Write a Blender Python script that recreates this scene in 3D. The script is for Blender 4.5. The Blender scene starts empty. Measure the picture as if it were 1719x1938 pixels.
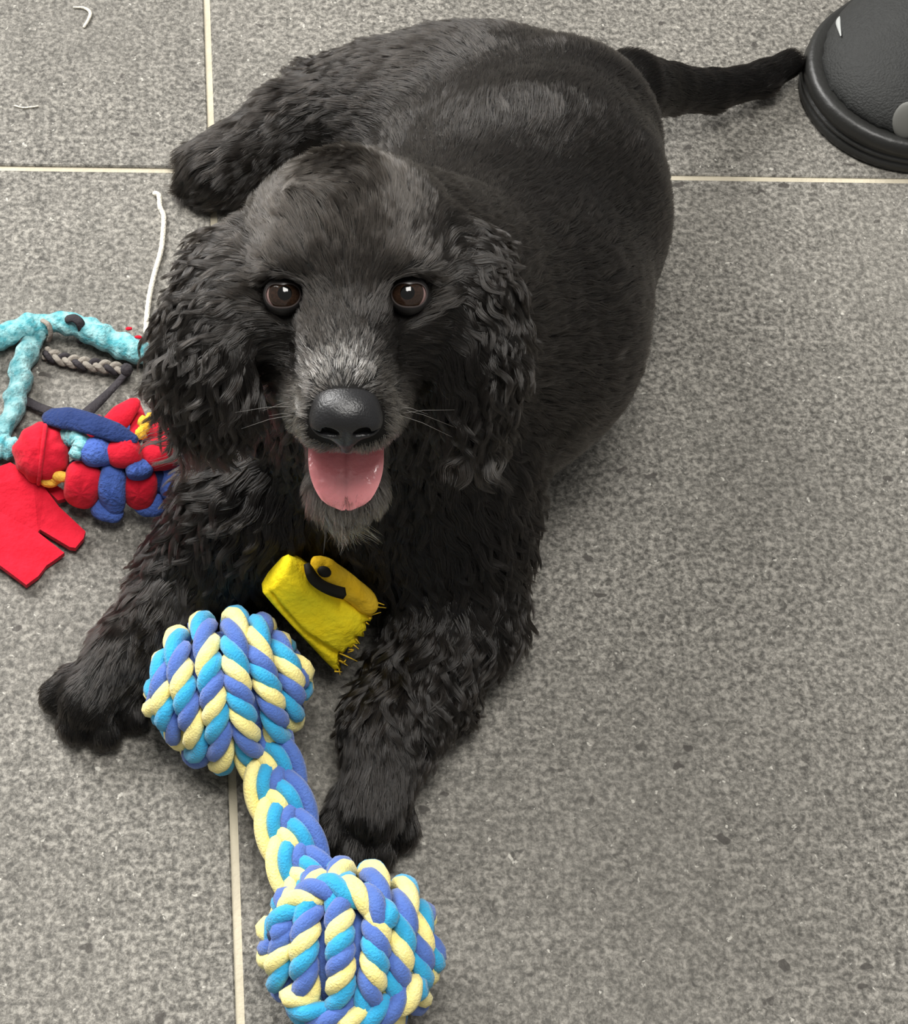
import bpy, math, random
import numpy as np
from mathutils import Vector, Matrix

random.seed(7)
rng = np.random.default_rng(7)
scene = bpy.context.scene
COL = scene.collection

# ------------------------------------------------------------------ camera, light, exposure
IMG_W, IMG_H, FPX = 1719.0, 1938.0, 3600.0
PPX, PPY = 500.0, 969.0                      # principal point (the photograph is a crop)
PITCH, YAW, ROLL = math.radians(57.0), math.radians(7.8), math.radians(6.6)
CAM = np.array([0.0, 0.0, 88.0])             # centimetres
fw = np.array([math.sin(YAW) * math.cos(PITCH), math.cos(YAW) * math.cos(PITCH), -math.sin(PITCH)])
r0 = np.array([math.cos(YAW), -math.sin(YAW), 0.0])
u0 = np.cross(r0, fw)
RIGHT = r0 * math.cos(ROLL) + u0 * math.sin(ROLL)
UP = np.cross(RIGHT, fw)

cam_data = bpy.data.cameras.new('camera')
cam = bpy.data.objects.new('camera', cam_data)
COL.objects.link(cam)
cam_data.sensor_fit = 'VERTICAL'
cam_data.sensor_height = 24.0
cam_data.sensor_width = 24.0 * IMG_W / IMG_H
cam_data.lens = 24.0 * FPX / IMG_H
cam_data.shift_x = (IMG_W / 2 - PPX) / IMG_H
cam_data.shift_y = (PPY - IMG_H / 2) / IMG_H
cam_data.clip_start = 0.01
cm = Matrix(((RIGHT[0], UP[0], -fw[0], CAM[0] * .01), (RIGHT[1], UP[1], -fw[1], CAM[1] * .01),
             (RIGHT[2], UP[2], -fw[2], CAM[2] * .01), (0, 0, 0, 1)))
cam.matrix_world = cm
scene.camera = cam

scene.view_settings.view_transform = 'Standard'
scene.view_settings.look = 'None'
scene.view_settings.gamma = 1.0
scene.view_settings.exposure = 0.6
scene.view_settings.use_curve_mapping = False

world = bpy.data.worlds.new('room_light')
scene.world = world
world.use_nodes = True
world.node_tree.nodes['Background'].inputs[0].default_value = (1.0, 0.985, 0.955, 1)
world.node_tree.nodes['Background'].inputs[1].default_value = 0.20


def area(name, loc, target, size, size_y, energy, color=(1, 1, 1)):
    l = bpy.data.lights.new(name, 'AREA')
    l.shape = 'RECTANGLE'
    l.size, l.size_y, l.energy, l.color = size, size_y, energy, color
    o = bpy.data.objects.new(name, l)
    COL.objects.link(o)
    o.location = loc
    o.rotation_euler = (Vector(target) - Vector(loc)).to_track_quat('-Z', 'Y').to_euler()
    return o


area('window_daylight', (-1.25, 2.1, 1.6), (0.0, 0.7, 0.0), 1.5, 1.4, 78, (1.0, 0.985, 0.96))
area('ceiling_light', (0.05, 0.40, 2.2), (0.05, 0.5, 0.0), 0.9, 0.9, 34, (1.0, 0.975, 0.93))


# ------------------------------------------------------------------ helpers
def P(px, py, z):
    """point (cm) seen at pixel px,py that lies at height z (cm)"""
    d = fw + RIGHT * ((px - PPX) / FPX) - UP * ((py - PPY) / FPX)
    return CAM + d * ((z - CAM[2]) / d[2])


def PD(px, py, depth):
    return CAM + depth * (fw + RIGHT * ((px - PPX) / FPX) - UP * ((py - PPY) / FPX))


def nrm(v):
    v = np.asarray(v, float)
    return v / (np.linalg.norm(v) + 1e-12)


def mesh_obj(name, verts, faces, mats, parent=None, smooth=True, scale=0.01, fmat=None):
    me = bpy.data.meshes.new(name)
    v = np.asarray(verts, float) * scale
    me.from_pydata([tuple(p) for p in v], [], [tuple(int(i) for i in f) for f in faces])
    if not isinstance(mats, (list, tuple)):
        mats = [mats]
    for m in mats:
        me.materials.append(m)
    if fmat is not None:
        me.polygons.foreach_set('material_index', np.asarray(fmat, np.int32))
    if smooth:
        me.polygons.foreach_set('use_smooth', np.ones(len(me.polygons), bool))
    me.update()
    o = bpy.data.objects.new(name, me)
    COL.objects.link(o)
    if parent is not None:
        put_under(o, parent)
    return o


def put_under(o, parent):
    o.parent = parent
    o.matrix_parent_inverse = WORLD_OF.get(parent.name, Matrix.Identity(4)).inverted()


WORLD_OF = {}


def thing(name, label, cat, loc_cm, group=None):
    o = bpy.data.objects.new(name, None)
    COL.objects.link(o)
    o.empty_display_size = 0.02
    o.location = tuple(np.asarray(loc_cm, float) * 0.01)
    WORLD_OF[o.name] = Matrix.Translation(o.location)
    tag(o, label, cat, group)
    return o


def tag(o, label, cat, group=None):
    o['label'] = label
    o['category'] = cat
    if group:
        o['group'] = group


def mat(name, color, rough=0.6, spec=0.4, bump=None, noise=None, sheen=0.0, coat=0.0, sss=0.0):
    """procedural principled material; noise=(scale, amount, colour2); bump=(scale, strength)"""
    m = bpy.data.materials.new(name)
    m.use_nodes = True
    nt = m.node_tree
    b = nt.nodes['Principled BSDF']
    b.inputs['Base Color'].default_value = (*color, 1)
    b.inputs['Roughness'].default_value = rough
    b.inputs['Specular IOR Level'].default_value = spec
    b.inputs['Sheen Weight'].default_value = sheen
    b.inputs['Coat Weight'].default_value = coat
    if sss:
        b.inputs['Subsurface Weight'].default_value = sss
        b.inputs['Subsurface Radius'].default_value = (0.006, 0.002, 0.001)
        b.inputs['Subsurface Scale'].default_value = 1.0
    tc = nt.nodes.new('ShaderNodeTexCoord')
    if noise:
        n = nt.nodes.new('ShaderNodeTexNoise')
        n.inputs['Scale'].default_value = noise[0]
        n.inputs['Detail'].default_value = 5
        nt.links.new(tc.outputs['Object'], n.inputs['Vector'])
        rp = nt.nodes.new('ShaderNodeValToRGB')
        rp.color_ramp.elements[0].position = 0.5 - noise[1]
        rp.color_ramp.elements[1].position = 0.5 + noise[1]
        rp.color_ramp.elements[0].color = (*color, 1)
        rp.color_ramp.elements[1].color = (*noise[2], 1)
        nt.links.new(n.outputs['Fac'], rp.inputs['Fac'])
        nt.links.new(rp.outputs['Color'], b.inputs['Base Color'])
    if bump:
        n2 = nt.nodes.new('ShaderNodeTexNoise')
        n2.inputs['Scale'].default_value = bump[0]
        n2.inputs['Detail'].default_value = 4
        nt.links.new(tc.outputs['Object'], n2.inputs['Vector'])
        bp = nt.nodes.new('ShaderNodeBump')
        bp.inputs['Strength'].default_value = bump[1]
        bp.inputs['Distance'].default_value = 0.002
        nt.links.new(n2.outputs['Fac'], bp.inputs['Height'])
        nt.links.new(bp.outputs['Normal'], b.inputs['Normal'])
    return m


def catmull(pts, n):
    """smooth resample of a control polyline (k x d) to n points, even in arc length"""
    pts = np.asarray(pts, float)
    k = len(pts)
    ext = np.vstack([2 * pts[0] - pts[1], pts, 2 * pts[-1] - pts[-2]])
    out = []
    for i in range(k - 1):
        p0, p1, p2, p3 = ext[i:i + 4]
        t = np.linspace(0, 1, 24, endpoint=False)[:, None]
        out.append(0.5 * ((2 * p1) + (-p0 + p2) * t + (2 * p0 - 5 * p1 + 4 * p2 - p3) * t ** 2
                          + (-p0 + 3 * p1 - 3 * p2 + p3) * t ** 3))
    out = np.vstack(out + [pts[-1:]])
    s = np.concatenate([[0], np.cumsum(np.linalg.norm(np.diff(out[:, :3], axis=0), axis=1))])
    q = np.linspace(0, s[-1], n)
    return np.stack([np.interp(q, s, out[:, j]) for j in range(out.shape[1])], 1)


def frames(path, closed=False, up=None):
    path = np.asarray(path, float)
    t = np.gradient(path, axis=0)
    if closed:
        t = np.roll(path, -1, 0) - np.roll(path, 1, 0)
    t /= np.linalg.norm(t, axis=1)[:, None] + 1e-12
    n = np.zeros_like(t)
    a = np.array([0, 0, 1.0]) if up is None else np.asarray(up, float)
    if abs(t[0] @ a) > 0.95:
        a = np.array([1.0, 0, 0])
    n[0] = nrm(a - t[0] * (a @ t[0]))
    for i in range(1, len(path)):
        v = n[i - 1] - t[i] * (n[i - 1] @ t[i])
        n[i] = nrm(v)
    return t, n, np.cross(t, n)


def tube(path, rad, seg=8, closed=False, flat=1.0, up=None, cap_round=True):
    """round tube; rad scalar or per-point; returns verts, faces"""
    path = np.asarray(path, float)
    m = len(path)
    rad = np.broadcast_to(np.asarray(rad, float), (m,)).copy()
    t, n, b = frames(path, closed, up)
    if cap_round and not closed:
        e0, e1 = path[0] - t[0] * rad[0] * .6, path[-1] + t[-1] * rad[-1] * .6
        path = np.vstack([e0, path, e1])
        rad = np.concatenate([[rad[0] * .45], rad, [rad[-1] * .45]])
        n = np.vstack([n[:1], n, n[-1:]])
        b = np.vstack([b[:1], b, b[-1:]])
        m += 2
    ang = np.linspace(0, 2 * np.pi, seg, endpoint=False)
    v = (path[:, None, :] + rad[:, None, None] * (np.cos(ang)[None, :, None] * n[:, None, :] * flat
                                                  + np.sin(ang)[None, :, None] * b[:, None, :])).reshape(-1, 3)
    f = []
    last = m if closed else m - 1
    for i in range(last):
        i2 = (i + 1) % m
        for j in range(seg):
            j2 = (j + 1) % seg
            f.append((i * seg + j, i * seg + j2, i2 * seg + j2, i2 * seg + j))
    if not closed:
        f.append(tuple(range(seg))[::-1])
        f.append(tuple((m - 1) * seg + j for j in range(seg)))
    return v, f


def join(parts):
    vs, fs, off = [], [], 0
    for v, f in parts:
        vs.append(np.asarray(v, float))
        fs += [tuple(i + off for i in q) for q in f]
        off += len(v)
    return np.vstack(vs), fs


def blob(center, axes, radii, seg=16, rings=10, power=1.0, wobble=0.0):
    """rounded (super)ellipsoid; axes 3x3 rows; power<1 makes it boxier"""
    th = np.linspace(0, np.pi, rings + 1)[1:-1]
    ph = np.linspace(0, 2 * np.pi, seg, endpoint=False)
    def sp(x):
        return np.sign(x) * np.abs(x) ** power
    pts = [np.array([0, 0, 1.0])]
    for a in th:
        for b in ph:
            pts.append(np.array([sp(math.sin(a)) * sp(math.cos(b)), sp(math.sin(a)) * sp(math.sin(b)), sp(math.cos(a))]))
    pts.append(np.array([0, 0, -1.0]))
    pts = np.array(pts)
    if wobble:
        pts *= 1 + wobble * rng.standard_normal((len(pts), 1))
    v = np.asarray(center) + (pts * np.asarray(radii)) @ np.asarray(axes)
    f = []
    R = rings - 1
    for j in range(seg):
        f.append((0, 1 + j, 1 + (j + 1) % seg))
    for i in range(R - 1):
        for j in range(seg):
            a, b = 1 + i * seg + j, 1 + i * seg + (j + 1) % seg
            f.append((a, a + seg, b + seg, b))
    base = 1 + (R - 1) * seg
    for j in range(seg):
        f.append((len(pts) - 1, base + (j + 1) % seg, base + j))
    return v, f


# signed-distance modelling -------------------------------------------------
def sd_cone(p, a, b, ra, rb):
    """capsule with tapering radius"""
    ab = b - a
    h = np.clip(((p - a) @ ab) / (ab @ ab), 0, 1)
    d = p - a - h[..., None] * ab
    return np.sqrt((d * d).sum(-1)) - (ra + (rb - ra) * h)


def sd_ell(p, c, ax, r):
    q = (p - c) @ np.asarray(ax).T
    r = np.asarray(r, float)
    k0 = np.sqrt(((q / r) ** 2).sum(-1))
    k1 = np.sqrt(((q / (r * r)) ** 2).sum(-1)) + 1e-9
    return np.where(k0 < 1e-6, -r.min(), k0 * (k0 - 1.0) / k1)


def surface_nets(V, org, h):
    ins = V < 0
    c = [ins[i:ins.shape[0] - 1 + i, j:ins.shape[1] - 1 + j, k:ins.shape[2] - 1 + k]
         for i in (0, 1) for j in (0, 1) for k in (0, 1)]
    cnt = sum(x.astype(np.int8) for x in c)
    act = np.argwhere((cnt > 0) & (cnt < 8))
    idx = -np.ones(cnt.shape, np.int64)
    idx[tuple(act.T)] = np.arange(len(act))
    acc = np.zeros((len(act), 3))
    num = np.zeros(len(act))
    corners = [(i, j, k) for i in (0, 1) for j in (0, 1) for k in (0, 1)]
    for a in corners:
        for ax in range(3):
            if a[ax] == 1:
                continue
            b = list(a)
            b[ax] = 1
            va = V[tuple((act + a).T)]
            vb = V[tuple((act + b).T)]
            m = (va < 0) != (vb < 0)
            t = va / np.where(va - vb == 0, 1, va - vb)
            pt = np.broadcast_to(np.array(a, float), (len(act), 3)).copy()
            pt[:, ax] += t
            acc[m] += pt[m]
            num[m] += 1
    verts = org + (act + acc / num[:, None]) * h
    faces = []
    for ax in range(3):
        o1, o2 = [(1, 2), (2, 0), (0, 1)][ax]
        sl0 = [slice(None)] * 3
        sl1 = [slice(None)] * 3
        sl0[ax] = slice(0, -1)
        sl1[ax] = slice(1, None)
        s0, s1 = ins[tuple(sl0)], ins[tuple(sl1)]
        e = np.argwhere(s0 != s1)
        ok = (e[:, o1] > 0) & (e[:, o2] > 0) & (e[:, o1] < V.shape[o1] - 1) & (e[:, o2] < V.shape[o2] - 1)
        e = e[ok]
        q = []
        for d1, d2 in ((-1, -1), (0, -1), (0, 0), (-1, 0)):
            g = e.copy()
            g[:, o1] += d1
            g[:, o2] += d2
            q.append(idx[tuple(g.T)])
        q = np.stack(q, 1)
        flip = ~s0[tuple(e.T)]
        q[flip] = q[flip][:, ::-1]
        faces.append(q)
    return verts, np.vstack(faces)


class Sdf:
    def __init__(self):
        self.prims = []

    def cone(self, a, b, ra, rb, k=1.5, **at):
        self.prims.append(('cone', np.asarray(a, float), np.asarray(b, float), ra, rb, k, at))

    def ell(self, c, ax, r, k=1.5, **at):
        self.prims.append(('ell', np.asarray(c, float), np.asarray(ax, float), np.asarray(r, float), None, k, at))

    def dist(self, i, p):
        q = self.prims[i]
        return sd_cone(p, q[1], q[2], q[3], q[4]) if q[0] == 'cone' else sd_ell(p, q[1], q[2], q[3])

    def bounds(self, i, pad):
        q = self.prims[i]
        if q[0] == 'cone':
            r = max(q[3], q[4]) + pad
            return np.minimum(q[1], q[2]) - r, np.maximum(q[1], q[2]) + r
        r = q[3].max() + pad
        return q[1] - r, q[1] + r

    def mesh(self, h, floor=None, smooth=1):
        lo = np.min([self.bounds(i, 1.0)[0] for i in range(len(self.prims)) if not self.prims[i][6].get('cut')], 0)
        hi = np.max([self.bounds(i, 1.0)[1] for i in range(len(self.prims)) if not self.prims[i][6].get('cut')], 0)
        if floor is not None:
            lo[2] = floor - 2 * h
        n = np.ceil((hi - lo) / h).astype(int) + 1
        V = np.full(n, 9.0, np.float32)
        for i, q in enumerate(self.prims):
            k, at = q[5], q[6]
            a, b = self.bounds(i, 2 * k + 1.0)
            i0 = np.clip(np.floor((a - lo) / h).astype(int), 0, n)
            i1 = np.clip(np.ceil((b - lo) / h).astype(int) + 1, 0, n)
            if (i1 <= i0).any():
                continue
            g = np.stack(np.meshgrid(*[lo[d] + h * np.arange(i0[d], i1[d]) for d in range(3)], indexing='ij'), -1)
            d = self.dist(i, g)
            sl = tuple(slice(i0[x], i1[x]) for x in range(3))
            o = V[sl]
            if at.get('cut'):
                hh = np.clip(0.5 - 0.5 * (o + d) / k, 0, 1)
                V[sl] = o * (1 - hh) - d * hh + k * hh * (1 - hh)
            else:
                hh = np.clip(0.5 + 0.5 * (o - d) / k, 0, 1)
                V[sl] = o * (1 - hh) + d * hh - k * hh * (1 - hh)
        if floor is not None:
            z = lo[2] + h * np.arange(n[2])
            V = np.maximum(V, (floor - z)[None, None, :].astype(np.float32))
        v, f = surface_nets(V, lo, h)
        for _ in range(smooth):                       # light laplacian pass
            s = np.zeros_like(v)
            c = np.zeros(len(v))
            for a, b in ((0, 1), (1, 2), (2, 3), (3, 0)):
                np.add.at(s, f[:, a], v[f[:, b]])
                np.add.at(s, f[:, b], v[f[:, a]])
                np.add.at(c, f[:, a], 1)
                np.add.at(c, f[:, b], 1)
            v = 0.4 * v + 0.6 * s / c[:, None]
        return v, f


# ------------------------------------------------------------------ the floor: grout bed and tiles
def tile_material():
    m = bpy.data.materials.new('grey_stone_tile')
    m.use_nodes = True
    nt = m.node_tree
    N, L = nt.nodes.new, nt.links.new
    b = nt.nodes['Principled BSDF']
    geo = N('ShaderNodeNewGeometry')
    def noise(scale, detail, rough=0.6, dist=0.0):
        n = N('ShaderNodeTexNoise')
        n.inputs['Scale'].default_value = scale
        n.inputs['Detail'].default_value = detail
        n.inputs['Roughness'].default_value = rough
        n.inputs['Distortion'].default_value = dist
        L(geo.outputs['Position'], n.inputs['Vector'])
        return n
    def ramp(src, stops):
        r = N('ShaderNodeValToRGB')
        e = r.color_ramp.elements
        while len(e) < len(stops):
            e.new(0.5)
        for q, (p, c) in zip(e, stops):
            q.position = p
            q.color = (c, c, c, 1) if not isinstance(c, tuple) else (*c, 1)
        L(src, r.inputs['Fac'])
        return r
    def mix(kind, fac, a, c):
        x = N('ShaderNodeMix')
        x.data_type = 'RGBA'
        x.blend_type = kind
        if isinstance(fac, float):
            x.inputs[0].default_value = fac
        else:
            L(fac, x.inputs[0])
        L(a, x.inputs[6])
        if isinstance(c, tuple):
            x.inputs[7].default_value = (*c, 1)
        else:
            L(c, x.inputs[7])
        return x.outputs[2]
    big = ramp(noise(6, 4).outputs['Fac'], [(0.3, (0.148, 0.140, 0.124)), (0.7, (0.190, 0.180, 0.160))])
    fine = ramp(noise(300, 4, 0.7, 0.25).outputs['Fac'], [(0.36, 0.36), (0.49, 0.92), (0.62, 1.75)])
    mid = ramp(noise(70, 4, 0.6).outputs['Fac'], [(0.3, 0.84), (0.7, 1.14)])
    rough_patch = ramp(noise(4.5, 3).outputs['Fac'], [(0.36, 0.70), (0.60, 1.0)])
    c = mix('MULTIPLY', rough_patch.outputs[0], big.outputs[0], fine.outputs[0])
    c = mix('MULTIPLY', 1.0, c, mid.outputs[0])
    # pale and dark flecks
    nf = noise(190, 3, 0.6, 0.3)
    fl = ramp(nf.outputs['Fac'], [(0.665, 0.0), (0.71, 0.85)])
    c = mix('MIX', fl.outputs[0], c, (0.50, 0.48, 0.43))
    nd = noise(118, 2, 0.5, 1.0)
    fd = ramp(nd.outputs['Fac'], [(0.27, 0.75), (0.335, 0.0)])
    c = mix('MIX', fd.outputs[0], c, (0.06, 0.056, 0.05))
    v2 = N('ShaderNodeTexVoronoi')
    v2.inputs['Scale'].default_value = 62
    v2.inputs['Randomness'].default_value = 1.0
    mp = N('ShaderNodeMapping'); mp.inputs['Scale'].default_value = (1.0, 1.6, 1.0); mp.inputs['Rotation'].default_value = (0, 0, 0.5)
    wn = noise(90, 2)
    wv = N('ShaderNodeVectorMath'); wv.operation = 'MULTIPLY_ADD'
    wv.inputs[1].default_value = (0.012, 0.012, 0.012)
    L(wn.outputs['Color'], wv.inputs[0]); L(geo.outputs['Position'], wv.inputs[2])
    L(wv.outputs[0], mp.inputs['Vector']); L(mp.outputs[0], v2.inputs['Vector'])
    sep2 = N('ShaderNodeSeparateColor')
    L(v2.outputs['Color'], sep2.inputs[0])
    # the dark pits gather in patches
    patch = ramp(noise(5.5, 2).outputs['Fac'], [(0.46, 0.99), (0.66, 0.70)])
    pick2 = N('ShaderNodeMath'); pick2.operation = 'GREATER_THAN'
    L(sep2.outputs[1], pick2.inputs[0]); L(patch.outputs[0], pick2.inputs[1])
    near2 = ramp(v2.outputs['Distance'], [(0.17, 0.85), (0.22, 0.0)])
    fl2 = N('ShaderNodeMath'); fl2.operation = 'MULTIPLY'
    L(pick2.outputs[0], fl2.inputs[0]); L(near2.outputs[0], fl2.inputs[1])
    c = mix('MIX', fl2.outputs[0], c, (0.055, 0.05, 0.045))
    L(c, b.inputs['Base Color'])
    b.inputs['Roughness'].default_value = 0.52
    b.inputs['Specular IOR Level'].default_value = 0.20
    bp = N('ShaderNodeBump')
    bp.inputs['Strength'].default_value = 0.35
    bp.inputs['Distance'].default_value = 0.001
    L(fine.outputs[0], bp.inputs['Height'])
    L(bp.outputs['Normal'], b.inputs['Normal'])
    return m


M_TILE = tile_material()
M_GROUT = mat('cream_grout', (0.55, 0.50, 0.38), 0.85, 0.2, bump=(300, 0.4), noise=(25, 0.25, (0.40, 0.36, 0.28)))

cross = P(402, 322, 0)
TS, GAP = 60.0, 0.42
floor = mesh_obj('floor', [(-250, -200, -0.16), (250, -200, -0.16), (250, 320, -0.16), (-250, 320, -0.16),
                           (-250, -200, -1.5), (250, -200, -1.5), (250, 320, -1.5), (-250, 320, -1.5)],
                 [(0, 1, 2, 3), (7, 6, 5, 4), (0, 4, 5, 1), (1, 5, 6, 2), (2, 6, 7, 3), (3, 7, 4, 0)], M_GROUT, smooth=False)
floor['kind'] = 'structure'
floor['label'] = 'grey stone tiled floor with cream grout lines'


def tile_mesh():
    s, e = (TS - GAP) / 2, 0.09
    v = [(-s, -s, -0.7), (s, -s, -0.7), (s, s, -0.7), (-s, s, -0.7),
         (-s, -s, -e), (s, -s, -e), (s, s, -e), (-s, s, -e),
         (-s + e, -s + e, 0), (s - e, -s + e, 0), (s - e, s - e, 0), (-s + e, s - e, 0)]
    f = [(3, 2, 1, 0), (8, 9, 10, 11)]
    for a in (0, 4):
        for i in range(4):
            j = (i + 1) % 4
            f.append((a + i, a + j, a + 4 + j, a + 4 + i))
    return v, f


tv, tf = tile_mesh()
first_tile = None
for i in range(-3, 4):
    for j in range(-3, 4):
        if first_tile is None:
            t = first_tile = mesh_obj('tile', tv, tf, M_TILE, smooth=False)
        else:
            t = first_tile.copy()
            COL.objects.link(t)
        t.location = ((cross[0] + (i + .5) * TS) * .01, (cross[1] + (j + .5) * TS) * .01, random.uniform(-.0002, .0002))
        t.parent = floor

# ------------------------------------------------------------------ the puppy
ALPHA = math.radians(37)
EYES = PD(655, 557, 80.0)
Cdir = nrm(CAM - EYES)
Uimg = nrm(UP - Cdir * (UP @ Cdir))
Ximg = np.cross(Uimg, Cdir)
HF = math.cos(ALPHA) * Cdir - math.sin(ALPHA) * Uimg
HZ = math.sin(ALPHA) * Cdir + math.cos(ALPHA) * Uimg
HX = Ximg
HEAD = np.stack([HX, HF, HZ])


def hp(x, f, z):
    return EYES + x * HX + f * HF + z * HZ


def hv(x, f, z):
    return nrm(x * HX + f * HF + z * HZ)


DOWN = np.array([0, 0, -1.0])
S = Sdf()
TRUNK = dict(L=1.0, lift=.18, curl=.05, cl=.5, g=.17)
CHEST = dict(L=2.6, lift=.26, curl=.27, cl=.55, g=.06, wl=2.6)
LEG = dict(L=2.0, lift=.32, curl=.34, cl=.55, g=.07, wl=2.4)
PAW = dict(L=.6, lift=.16, curl=.05, cl=.4, g=.08)
toesL, toesR = [], []
# trunk
chest, ribs, loin, pelv = P(720, 800, 8.5), P(915, 600, 8.6), P(1000, 405, 8.2), P(1042, 278, 7.0)
spine = nrm(pelv - chest)
S.cone(chest, ribs, 7.2, 8.3, k=2, flow=spine + .6 * DOWN, **dict(TRUNK, L=1.3, curl=.06, g=.12))
S.cone(ribs, loin, 8.3, 7.4, k=2, flow=spine + .4 * DOWN, **TRUNK)
S.cone(loin, pelv, 7.4, 6.4, k=2, flow=nrm(pelv - loin) + .3 * DOWN, **TRUNK)
# belly flank towards the left hind leg
S.cone(P(900, 330, 6), P(880, 220, 5.5), 5.2, 5.0, k=3, flow=nrm(P(700, 260, 5) - loin), **TRUNK)
S.cone(P(860, 300, 5), P(790, 240, 5), 4.6, 4.0, k=4, flow=nrm(P(700, 260, 5) - loin), **TRUNK)
# neck and withers
S.cone(P(900, 620, 11), hp(0.4, -6, -3.5), 7.0, 5.4, k=2.5, flow=spine + .8 * DOWN, **dict(TRUNK, L=1.5, curl=.10, g=.2, lift=.25))
S.cone(chest + np.array([0, -1, 1]), hp(0, -4.5, -5), 6.4, 4.6, k=2.5, flow=DOWN + .2 * HF, **CHEST)
# fore chest
S.cone(P(610, 870, 7), P(780, 900, 7), 4.2, 4.8, k=3, flow=DOWN + np.array([0, -.4, 0]), **CHEST)
S.cone(P(500, 960, 6), P(480, 1040, 4.5), 3.4, 2.8, k=2, flow=DOWN + np.array([-.3, -.4, 0]), **CHEST)
S.cone(P(825, 900, 8), P(845, 990, 6.5), 4.5, 3.7, k=2, flow=DOWN + np.array([.4, -.3, 0]), **CHEST)
# fore leg on the picture's left
sh, el, wr, pw = P(475, 960, 7), P(378, 1085, 3.2), P(243, 1240, 2.4), P(170, 1325, 2.0)
S.cone(sh, el, 3.4, 2.7, k=2, flow=nrm(el - sh) + .3 * DOWN, **LEG)
S.cone(el, wr, 2.4, 1.75, k=1.5, flow=nrm(wr - el) + .25 * DOWN, **dict(LEG, L=1.4, curl=.18))
S.cone(wr, pw, 1.8, 1.6, k=1.2, flow=nrm(pw - wr), **PAW)
for i, (x, y) in enumerate(((110, 1318), (143, 1372), (197, 1384), (247, 1350))):
    tp = P(x, y, 1.1)
    base = P(178 + (i - 1.5) * 24, 1290, 1.7)
    toesL.append((base, tp))
    S.cone(base, tp, 1.0, 0.96, k=.1, flow=nrm(tp - base) + .3 * DOWN, **PAW)
# fore leg on the picture's right
sh2, el2, wr2, pw2 = P(840, 985, 6.5), P(868, 1150, 3.4), P(745, 1370, 2.6), P(705, 1530, 2.0)
S.cone(sh2, el2, 3.8, 2.9, k=2, flow=nrm(el2 - sh2) + .3 * DOWN, **dict(LEG, L=2.1))
S.cone(el2, wr2, 3.0, 2.2, k=1.5, flow=nrm(wr2 - el2) + .35 * DOWN + np.array([.35, 0, 0]), **dict(LEG, L=2.0, curl=.4))
S.cone(wr2, pw2, 2.1, 1.75, k=1.2, flow=nrm(pw2 - wr2), **dict(PAW, L=1.2))
# feather lumps behind that leg
S.ell(P(820, 1310, 2.0), np.eye(3), (1.9, 1.7, 1.8), k=1, flow=np.array([.6, -.5, -.5]), **dict(LEG, curl=.45, L=1.6))
S.ell(P(925, 1165, 2.0), np.eye(3), (1.1, 1.6, 1.8), k=1, flow=np.array([.4, -.6, -.5]), **dict(LEG, curl=.35, L=1.4))
for i, (x, y) in enumerate(((628, 1588), (668, 1614), (718, 1608), (758, 1572))):
    tp = P(x, y, 1.1)
    base = P(702 + (i - 1.5) * 24, 1505, 1.7)
    toesR.append((base, tp))
    S.cone(base, tp, 1.0, 0.96, k=.1, flow=nrm(tp - base) + .3 * DOWN, **PAW)
for T_ in (toesL, toesR):
    for (a0, t0), (a1, t1) in zip(T_[:-1], T_[1:]):
        m0, m1 = (a0 + a1) / 2, (t0 + t1) / 2
        S.cone(m0 * .35 + m1 * .65 + np.array([0, 0, 1.2]), m1 * 1.25 - m0 * .25 + np.array([0, 0, .3]), .16, .28, k=.25, cut=True)
# hind leg kicked out to the left
hip, kn, hk, hpw = P(930, 205, 6.0), P(720, 200, 5.2), P(555, 230, 3.4), P(425, 315, 2.3)
S.cone(hip, kn, 3.9, 3.0, k=3, flow=nrm(kn - hip), **dict(TRUNK, L=1.4, curl=.12))
S.cone(kn, hk, 3.2, 2.2, k=1.5, flow=nrm(hk - kn) + .2 * DOWN, **dict(LEG, L=1.5, curl=.2))
S.cone(hk, hpw, 2.2, 2.2, k=1.2, flow=nrm(hpw - hk) + .2 * DOWN, **dict(PAW, L=1.6, curl=.15))
for i, (x, y) in enumerate(((375, 300), (372, 338), (405, 352))):
    S.cone(hpw, P(x, y, 1.4), 1.5, 1.1, k=.6, flow=nrm(P(x, y, 1.4) - hpw) + .2 * DOWN, **dict(PAW, L=1.5))
S.cone(P(690, 170, 4.5), P(600, 165, 3.2), 2.2, 1.5, k=1.5, flow=np.array([-.6, .6, 0]), **dict(LEG, L=2.0, curl=.3))
# tail
tl = [P(1190, 165, 7.0), P(1265, 168, 4.6), P(1345, 172, 2.6), P(1440, 150, 1.7), P(1494, 120, 1.6)]
for i in range(4):
    ra = (2.2, 1.5, 1.25, 1.05, 0.85)
    S.cone(tl[i], tl[i + 1], ra[i], ra[i + 1], k=1.5 if i == 0 else .6, flow=nrm(tl[i + 1] - tl[i]), **dict(TRUNK, L=1.0, lift=.12, g=.0, curl=.03))
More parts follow.
